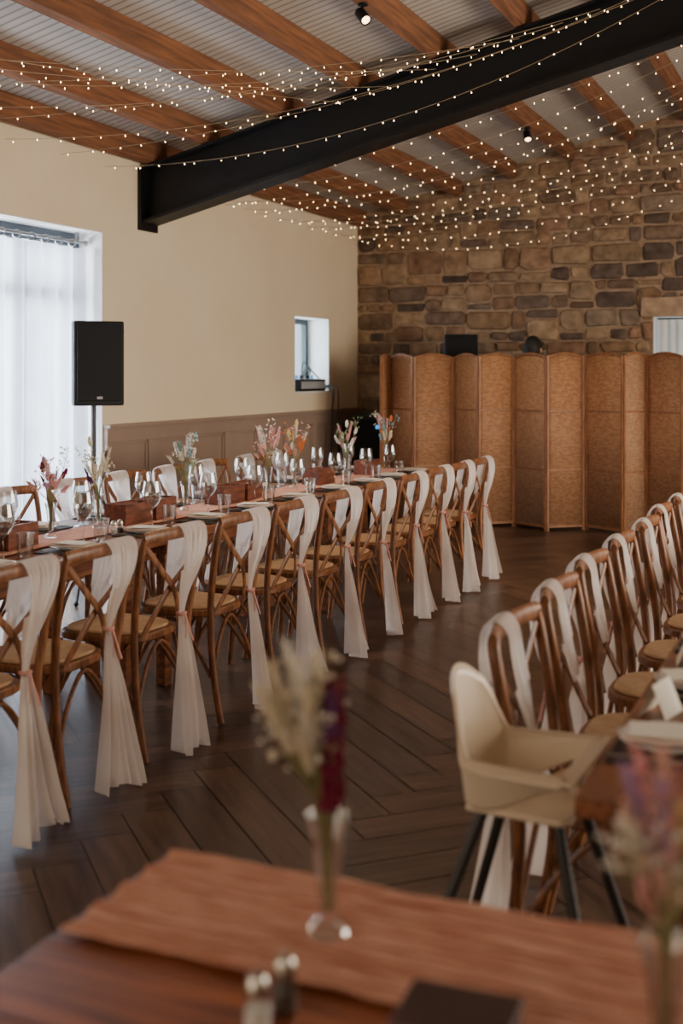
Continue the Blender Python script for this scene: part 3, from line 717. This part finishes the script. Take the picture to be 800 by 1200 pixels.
# ------------------------------------------------------------ tableware prototypes
TZ=.7605
def wineglass():
    mb=MB(); mb.lathe([(.0,0),(.036,.001),(.035,.004),(.006,.010),(.004,.02),(.004,.085),(.009,.095),(.033,.118),(.046,.150),(.045,.18),(.037,.222),(.0355,.222),(.0432,.18),(.0442,.150),(.032,.120),(.0,.098)],28)
    return mb.build('wine_glass',M['glass'])
def tumbler():
    mb=MB(); mb.lathe([(.0,0),(.03,0),(.036,.1),(.0345,.1),(.0285,.008),(.0,.008)],24); return mb.build('tumbler',M['glass'])
def plate():
    mb=MB(); mb.lathe([(.0,0),(.06,0),(.065,.004),(.098,.014),(.1,.017),(.096,.017),(.064,.008),(.0,.006)],36); return mb.build('side_plate',M['china'])
def napkin():
    mb=MB()
    mb.grid(lambda u,v:(-.055+.11*u,-.085+.17*v,.001+.002*sin(v*7)+.003*sin(u*PI)),8,12)
    return mb.build('folded_napkin',M['napkin'],solid=.006)
def card():
    mb=MB(); mb.box(-.05,.05,-.074,.074,0,.0012); return mb.build('menu_card',M['paper'],smooth=False)
def tent():
    mb=MB()
    pts=[(-.05,-.03,0),(.05,-.03,0),(.05,0,.07),(-.05,0,.07),(.05,.03,0),(-.05,.03,0)]
    i=[mb.addv(p) for p in pts]; mb.face([i[0],i[1],i[2],i[3]]); mb.face([i[3],i[2],i[4],i[5]])
    return mb.build('place_card',M['paper'],smooth=False,solid=.001)
def slate():
    mb=MB(); mb.box(-.14,.14,-.10,.10,0,.006); return mb.build('slate_mat',M['slate'],smooth=False,bevel=.002)
def knife():
    mb=MB(); mb.tube([(0,-.10,.004),(0,-.01,.004),(0,.01,.0035),(0,.09,.0025),(.003,.105,.0025)],[.0045,.0045,.006,.007,.002],8,flat=.45,up=(1,0,0)); return mb.build('table_knife',M['steel'])
def fork():
    mb=MB(); mb.tube([(0,-.10,.004),(0,.03,.004),(0,.045,.004)],[.0045,.003,.009],8,flat=.4,up=(1,0,0))
    for k in (-1.5,-.5,.5,1.5): mb.tube([(k*.0045,.040,.004),(k*.0045,.09,.005)],.0014,5)
    return mb.build('table_fork',M['steel'])
def wbox():
    r=empty('wooden_box'); w=M['box_wood']; a,b,h=.11,.065,.10
    mb=MB(); mb.box(-a,a,-b,b,0,.01); mb.build('base',w,r,smooth=False)
    for q in ((-a,a,-b,-b+.01),(-a,a,b-.01,b),(-a,-a+.01,-b+.01,b-.01),(a-.01,a,-b+.01,b-.01)):
        mb=MB(); mb.box(*q,.0102,h); mb.build('side',w,r,smooth=False,bevel=.002)
    for k in range(3):
        mb=MB(); mb.box(-.08,.08,-.035+.02*k,-.028+.02*k,.011,.085+.006*k); mb.build('divider_card',M['paper'] if k==1 else w,r,smooth=False)
    return r
def shaker(fill,nm):
    r=empty(nm)
    mb=MB(); mb.lathe([(.0,0),(.016,0),(.018,.004),(.016,.027),(.013,.046),(.0,.046)],18); mb.build('glass_body',M['glass'],r)
    mb=MB(); mb.lathe([(.0,.003),(.0135,.003),(.014,.027),(.0,.027)],14); mb.build('contents',fill,r)
    mb=MB(); mb.lathe([(.014,.044),(.0145,.055),(.010,.064),(.0,.067)],18); mb.build('cap',M['steel'],r)
    return r
def budvase():
    mb=MB(); mb.lathe([(.0,0),(.026,0),(.028,.004),(.024,.012),(.012,.022),(.0135,.05),(.018,.09),(.0225,.125),(.030,.155),(.0285,.155),(.0205,.125),(.016,.09),(.0115,.05),(.010,.03),(.0,.028)],24)
    return mb.build('bud_vase',M['glass'])
WG,TU,PL,NA,CA,SL,KN,FK,BX=wineglass(),tumbler(),plate(),napkin(),card(),slate(),knife(),fork(),wbox()
TC=tent()
SH_S,SH_P=shaker(M['salt'],'salt_shaker'),shaker(M['pepper'],'pepper_shaker'); BV=budvase()

def setting(x,y,sgn,side,i,gl=True,gx_=.105,gy=.20,ty=.29):
    q=random.Random(i*31+int(x*100)); n=NTH[i]
    place(SL,(x,y,TZ),PI/2,'dark rectangular place mat, '+n+' from the camera on the '+side,'place mat','place mats on the '+side)
    place(PL,(x,y,TZ+.0065),0,'white side plate, '+n+' from the camera on the '+side,'plate','side plates on the '+side)
    place(NA,(x,y,TZ+.0065+.0175),PI/2+q.uniform(-.2,.2),'folded cloth napkin on the '+n+' plate from the camera, '+side,'napkin','napkins on the '+side)
    place(CA,(x+.0,y,TZ+.033),PI/2+q.uniform(-.5,.5),'cream menu card on the '+n+' napkin from the camera, '+side,'card','menu cards on the '+side)
    place(KN,(x,y+sgn*.12,TZ+.0065),PI/2 if sgn>0 else -PI/2,'table knife beside the '+n+' plate from the camera, '+side,'knife','knives on the '+side)
    place(FK,(x,y-sgn*.12,TZ+.0065),PI/2 if sgn>0 else -PI/2,'table fork beside the '+n+' plate from the camera, '+side,'fork','forks on the '+side)
    if gl:
        place(WG,(x-sgn*gx_,y+gy+q.uniform(-.01,.01),TZ),0,'clear wine glass, '+n+' from the camera on the '+side,'wine glass','wine glasses on the '+side)
        place(TU,(x-sgn*.06,y+ty+q.uniform(-.01,.01),TZ),0,'clear water tumbler, '+n+' from the camera on the '+side,'tumbler','tumblers on the '+side)
for i,y in enumerate(LY):
    setting(-2.98,y,1,'aisle side of the long table',i,i<10,.10)
for i,y in enumerate([3.5,4.05,4.6,5.15,5.7,6.25,6.8,7.35,7.9,8.35]):
    setting(-3.525,y-.0,-1,'wall side of the long table',i,i<9)
for i,y in enumerate([2.42,2.90,3.38,3.86,4.34,4.82]):
    setting(-.335,y,-1,'left side of the right-hand table',i,True,.17,.20,.27)
for i,(x,y,a) in enumerate(((-.385,2.66,1.35),(-.385,3.14,1.7),(-.385,3.62,1.5),(-.385,4.10,1.6))):
    place(TC,(x,y,TZ),a,'folded cream place card standing at the edge of the right-hand table, '+NTH[i]+' from the camera','card','standing place cards')
for i,y in enumerate((3.80,4.06,4.95,5.19,5.92,6.16,7.20,8.05)):
    place(BX,(-3.25,y,TZ+.009),PI/2+(.08 if i%2 else -.06),'reddish brown wooden box on the blush runner, '+NTH[i]+' from the camera','box','wooden boxes along the long table')
for i,y in enumerate((4.60,6.72)):
    place(SH_S,(-3.10,y+.0,TZ),0,'glass salt shaker with steel cap, '+('near' if i==0 else 'far')+' one on the long table','salt shaker')
    place(SH_P,(-3.10,y+.05,TZ),0,'glass pepper shaker with steel cap, '+('near' if i==0 else 'far')+' one on the long table','pepper shaker')

# ------------------------------------------------------------ bouquets
def bouquet(loc,spec,label,seed,vh=.155,scale=1.0,bs=1.0):
    q=random.Random(seed); r=empty('dried_flower_bouquet',loc); tag(r,label,'flowers')
    for (ty,co,h,lx,ly) in spec:
        h*=scale; b0=Vector((q.uniform(-.006,.006),q.uniform(-.006,.006),.032)); rim=Vector((lx*.12,ly*.12,vh)); rim.x=max(-.017,min(.017,rim.x)); rim.y=max(-.017,min(.017,rim.y))
        tip=Vector((lx,ly,h)); mid=rim.lerp(tip,.5)+Vector((q.uniform(-.008,.008),q.uniform(-.008,.008),0))
        path=catmull([b0,rim,mid,tip],5)
        mb=MB(); mb.tube(path,.0013,5)
        heads=[]
        if ty=='gyp':
            for k in range(14):
                st=mid.lerp(tip,q.uniform(.2,1)); e=st+Vector((q.uniform(-.035,.035),q.uniform(-.035,.035),q.uniform(.0,.045)))*bs; mb.tube([st,e],.0006,3); heads.append(e)
        st=mb.build('stem',M['stem'],r)
        mb=MB()
        if ty=='gyp':
            for e in heads:
                for k in range(3): mb.ball(e+Vector((q.uniform(-.006,.006),q.uniform(-.006,.006),q.uniform(-.006,.006)))*bs,q.uniform(.003,.0055)*bs)
        elif ty=='bunny':
            d=(tip-mid).normalized()
            for k in range(60):
                t=q.random(); rad=.009*sin(PI*(.15+.8*t)); a=q.uniform(0,6.28)
                mb.ball(tip+d*(t*.042-.02)+Vector((rad*cos(a),rad*sin(a),0)),.0045,1.8)
        elif ty=='spike' or ty=='long':
            lo=.25 if ty=='spike' else -.85
            for k in range(70 if ty=='spike' else 110):
                t=q.random(); p=mid.lerp(tip,lo+t*(1.1-lo)); a=q.uniform(0,6.28); rad=(.011 if ty=='spike' else .010)*(1.05-t*.6)
                mb.ball(p+Vector((rad*cos(a),rad*sin(a),0)),q.uniform(.003,.0055),1.3)
        elif ty=='grass' or ty=='plume':
            nn=26 if ty=='grass' else 60; lo=.4 if ty=='grass' else .0
            for k in range(nn):
                t=k/nn; p=mid.lerp(tip,lo+(1-lo)*t); a=k*2.4
                mb.tube([p,p+Vector((.011*cos(a),.011*sin(a),.017))],[.0018,.0006],4)
        mb.build('flower_head',FL[co],st,smooth=False)
    return r
def mk(seed,cols,n=12,h=(.25,.34),spread=.06,types=('plume','bunny','gyp','grass','spike','grass')):
    q=random.Random(seed); out=[]
    for k in range(n):
        a=2*PI*k/n+q.uniform(-.5,.5); rr=spread*q.uniform(.2,1.25)
        out.append((types[k%len(types)],cols[k%len(cols)],q.uniform(*h),rr*cos(a),rr*sin(a)))
    return out
VL=[(4.36,('pink','burgundy','blush','lilac'),'pink and burgundy'),(4.72,('cream','purple','white','cream'),'cream and purple'),(5.52,('white','blue','green','cream','white'),'white, blue and green'),
    (6.50,('pink','blush','white','blush'),'pale pink and white'),(6.86,('orange','yellow','pink','cream'),'orange and pink'),(7.72,('pink','white','green'),'rose and green'),(8.48,('cream','orange','blue','pink'),'cream, orange and blue')]
for i,(y,cols,nm) in enumerate(VL):
    x=-3.27
    place(BV,(x,y,TZ+.009),0,'slim glass bud vase holding the '+nm+' dried flowers','vase','bud vases on the long table')
    bouquet((x,y,TZ+.009),mk(60+i,cols,17,(.22,.41),.085),nm+' dried flower bouquet in a bud vase on the long table',40+i)
V1=(-.63,1.425,TZ+.009); V2=(-.178,1.265,TZ+.0)
place(BV,V1,0,'glass bud vase in the centre of the blurred foreground runner','vase'); place(BV,V2,0,'glass bud vase at the lower right beside the foreground runner','vase')
sp=[]; q=random.Random(5)
for k in range(10): sp.append(('plume','cream',q.uniform(.24,.36),q.uniform(-.09,-.008),q.uniform(-.04,.03)))
for k in range(9): sp.append(('gyp',('white','cream')[k%2],q.uniform(.23,.34),q.uniform(-.085,-.005),q.uniform(-.03,.03)))
for k in range(5): sp.append(('grass','white',q.uniform(.28,.37),q.uniform(-.08,-.02),q.uniform(-.03,.03)))
for k in range(5): sp.append(('long','burgundy',q.uniform(.275,.33),q.uniform(-.006,.022),q.uniform(-.015,.015)))
sp.append(('spike','purple',.31,.012,-.01))
bouquet(V1,sp,'cream and burgundy dried bouquet in the centre foreground vase',77,bs=.8)
sp=[]
for k in range(9): sp.append(('gyp',('pink','blush','white')[k%3],q.uniform(.23,.32),q.uniform(-.05,.04),q.uniform(-.04,.04)))
for k in range(8): sp.append(('plume',('blush','lilac','cream','pink')[k%4],q.uniform(.22,.35),q.uniform(-.05,.05),q.uniform(-.03,.03)))
for k in range(4): sp.append(('grass','yellow',q.uniform(.27,.33),q.uniform(0,.06),q.uniform(-.03,.03)))
sp.append(('long','pink',.33,-.025,0)); sp.append(('long','blush',.27,.015,.01))
bouquet(V2,sp,'pale pink and lilac dried bouquet at the right of the foreground table',78,bs=.8)
place(SH_S,(-.615,1.195,TZ),0,'glass salt shaker on the foreground table in front of the runner','salt shaker')
place(SH_P,(-.605,1.245,TZ),0,'glass pepper shaker on the foreground table near the runner edge','pepper shaker')
r=empty('wooden_box',(-.39,1.225,TZ),math.radians(3)); tag(r,'dark brown lidded wooden box on the foreground table in front of the runner','box')
mb=MB(); mb.box(-.060,.060,-.048,.048,0,.046); mb.build('body',M['dark_box_wood'],r,smooth=False,bevel=.003)
mb=MB(); mb.box(-.063,.063,-.051,.051,.0465,.058); mb.build('lid',M['dark_box_wood'],r,smooth=False,bevel=.003)

# ------------------------------------------------------------ high chair
def highchair(loc,rz):
    r=empty('high_chair',loc,rz); tag(r,'white plastic high chair on dark splayed legs at the right-hand table corner','high chair')
    TB=.862; AR=.700
    def top(a):
        if a<.17: return TB-.030*(a/.17)**2.2
        if a<.42: k=(a-.17)/.25; k=k*k*(3-2*k); return TB-.030+(AR-TB+.030)*k
        return AR
    def shell(u,v):
        t=u*2-1; a=abs(t); sg=1 if t>0 else -1
        if a<.40:
            k=a/.40*PI/2; x=sg*.130*sin(k); y=-.125+.05*(1-cos(k))
        else:
            k=(a-.40)/.60; x=sg*(.130+.014*k); y=-.075+.195*k
        k=max(0,(a-.42)/.58); bot=.600+.070*(k*k*(3-2*k))
        tp=top(a)
        z=bot+(tp-bot)*v
        w=(.80+.20*min(1,v*1.2))
        if z>.72: w*=1-.18*min(1,(z-.72)/.15)
        return (x*w, y-.035*v*(1-min(1,a/.5)), z)
    mb=MB(); mb.grid(shell,81,14); mb.build('seat_shell',M['hc_white'],r,solid=.004)
    mb=MB()
    def rimf(u,v):
        p=Vector(shell(u,1)); t=u*2-1; a=abs(t); n=Vector((p.x/.14,-1 if a<.4 else 0,0))
        n=n.normalized() if n.length>0 else Vector((0,-1,0))
        wd=.036 if a>.5 else (.006 if a<.3 else .006+.030*(a-.3)/.2)
        return p+n*wd*v+Vector((0,0,.003-.012*v*v))
    mb.grid(rimf,81,5); mb.build('rim',M['hc_white'],r,solid=.004)
    mb=MB(); mb.prism([(-.100,-.105),(.100,-.105),(.112,.10),(.09,.120),(-.09,.120),(-.112,.10)],.588,.604); mb.build('seat_base',M['hc_white'],r,bevel=.007)
    mb=MB(); mb.tube([(0,.110,.604),(0,.118,.692)],[.018,.015],10,flat=.5,up=(1,0,0)); mb.build('crotch_post',M['hc_white'],r)
    mb=MB(); mb.box(-.172,.172,.106,.144,.693,.701); mb.build('front_bar',M['hc_white'],r,bevel=.003)
    for sx in (-1,1):
        for sy in (-1,1):
            ex,ey=sx*.235,sy*(.27 if sy<0 else .235)+.01
            mb=MB(); mb.tube([(sx*.088,sy*.08+.01,.588),(ex,ey,.012)],[.0125,.0105],12); l=mb.build('leg',M['dark_leg'],r)
            mb=MB(); mb.ball((ex,ey,.0125),.012,1,1); mb.build('foot_cap',M['grey_metal'],l)
    return r
highchair((-.635,2.48,0),-PI/2-.04)

# ------------------------------------------------------------ lights
def area(name,loc,rot,sx,sy,e,col,spread=None):
    l=bpy.data.lights.new(name,'AREA'); l.shape='RECTANGLE'; l.size=sx; l.size_y=sy; l.energy=e; l.color=col
    if spread: l.spread=spread
    o=bpy.data.objects.new(name,l); COL.objects.link(o); o.location=loc; o.rotation_euler=rot; return o
area('daylight_window',(-6.1,6.1,1.6),(0,-PI/2+.1,0),3.0,3.6,1300,(.95,.97,1.0))
area('daylight_small',(-5.7,11.35,1.7),(0,-PI/2,0),.75,.8,40,(.85,.93,1.0))
area('right_fill',(3.9,6.6,1.7),(0,PI/2-.16,0),2.0,5.5,500,(1,.88,.73))  # added warm fill lamp inside the solid right wall, which has no opening
area('rear_fill',(-2.6,-2.2,1.6),(PI/2-.2,0,-.1),4.4,2.0,70,(1,.85,.68))  # added weak fill lamp behind the camera; the rear wall is unbroken
for (lx,ly,lz,tx,ty,tz,e) in ((-2.72,6.60,3.58,-2.9,5.8,0,90),(-2.72,10.5,3.58,-2.9,10,0,60),(-.9,7.25,4.0,-1.2,6.5,0,90)):
    l=bpy.data.lights.new('spot_beam','SPOT'); l.energy=e; l.color=(1,.76,.48); l.spot_size=math.radians(100); l.spot_blend=.7; l.shadow_soft_size=.04
    o=bpy.data.objects.new('spot_beam',l); COL.objects.link(o); o.location=(lx,ly,lz); o.rotation_euler=(Vector((tx,ty,tz))-Vector((lx,ly,lz))).to_track_quat('-Z','Y').to_euler()
w=bpy.data.worlds.new('World'); SC.world=w; w.use_nodes=True
bg=w.node_tree.nodes['Background']; bg.inputs[0].default_value=(.72,.86,1,1); bg.inputs[1].default_value=1.8

# ------------------------------------------------------------ camera
cd=bpy.data.cameras.new('Camera'); cam=bpy.data.objects.new('Camera',cd); COL.objects.link(cam); SC.camera=cam
cam.location=(0,0,CAMZ); cam.rotation_euler=(PI/2,0,TH)
cd.sensor_fit='VERTICAL'; cd.sensor_height=36; cd.lens=42; cd.shift_y=-163/1200
cd.clip_start=.05
cd.dof.use_dof=True; cd.dof.focus_distance=6.3; cd.dof.aperture_fstop=2.2
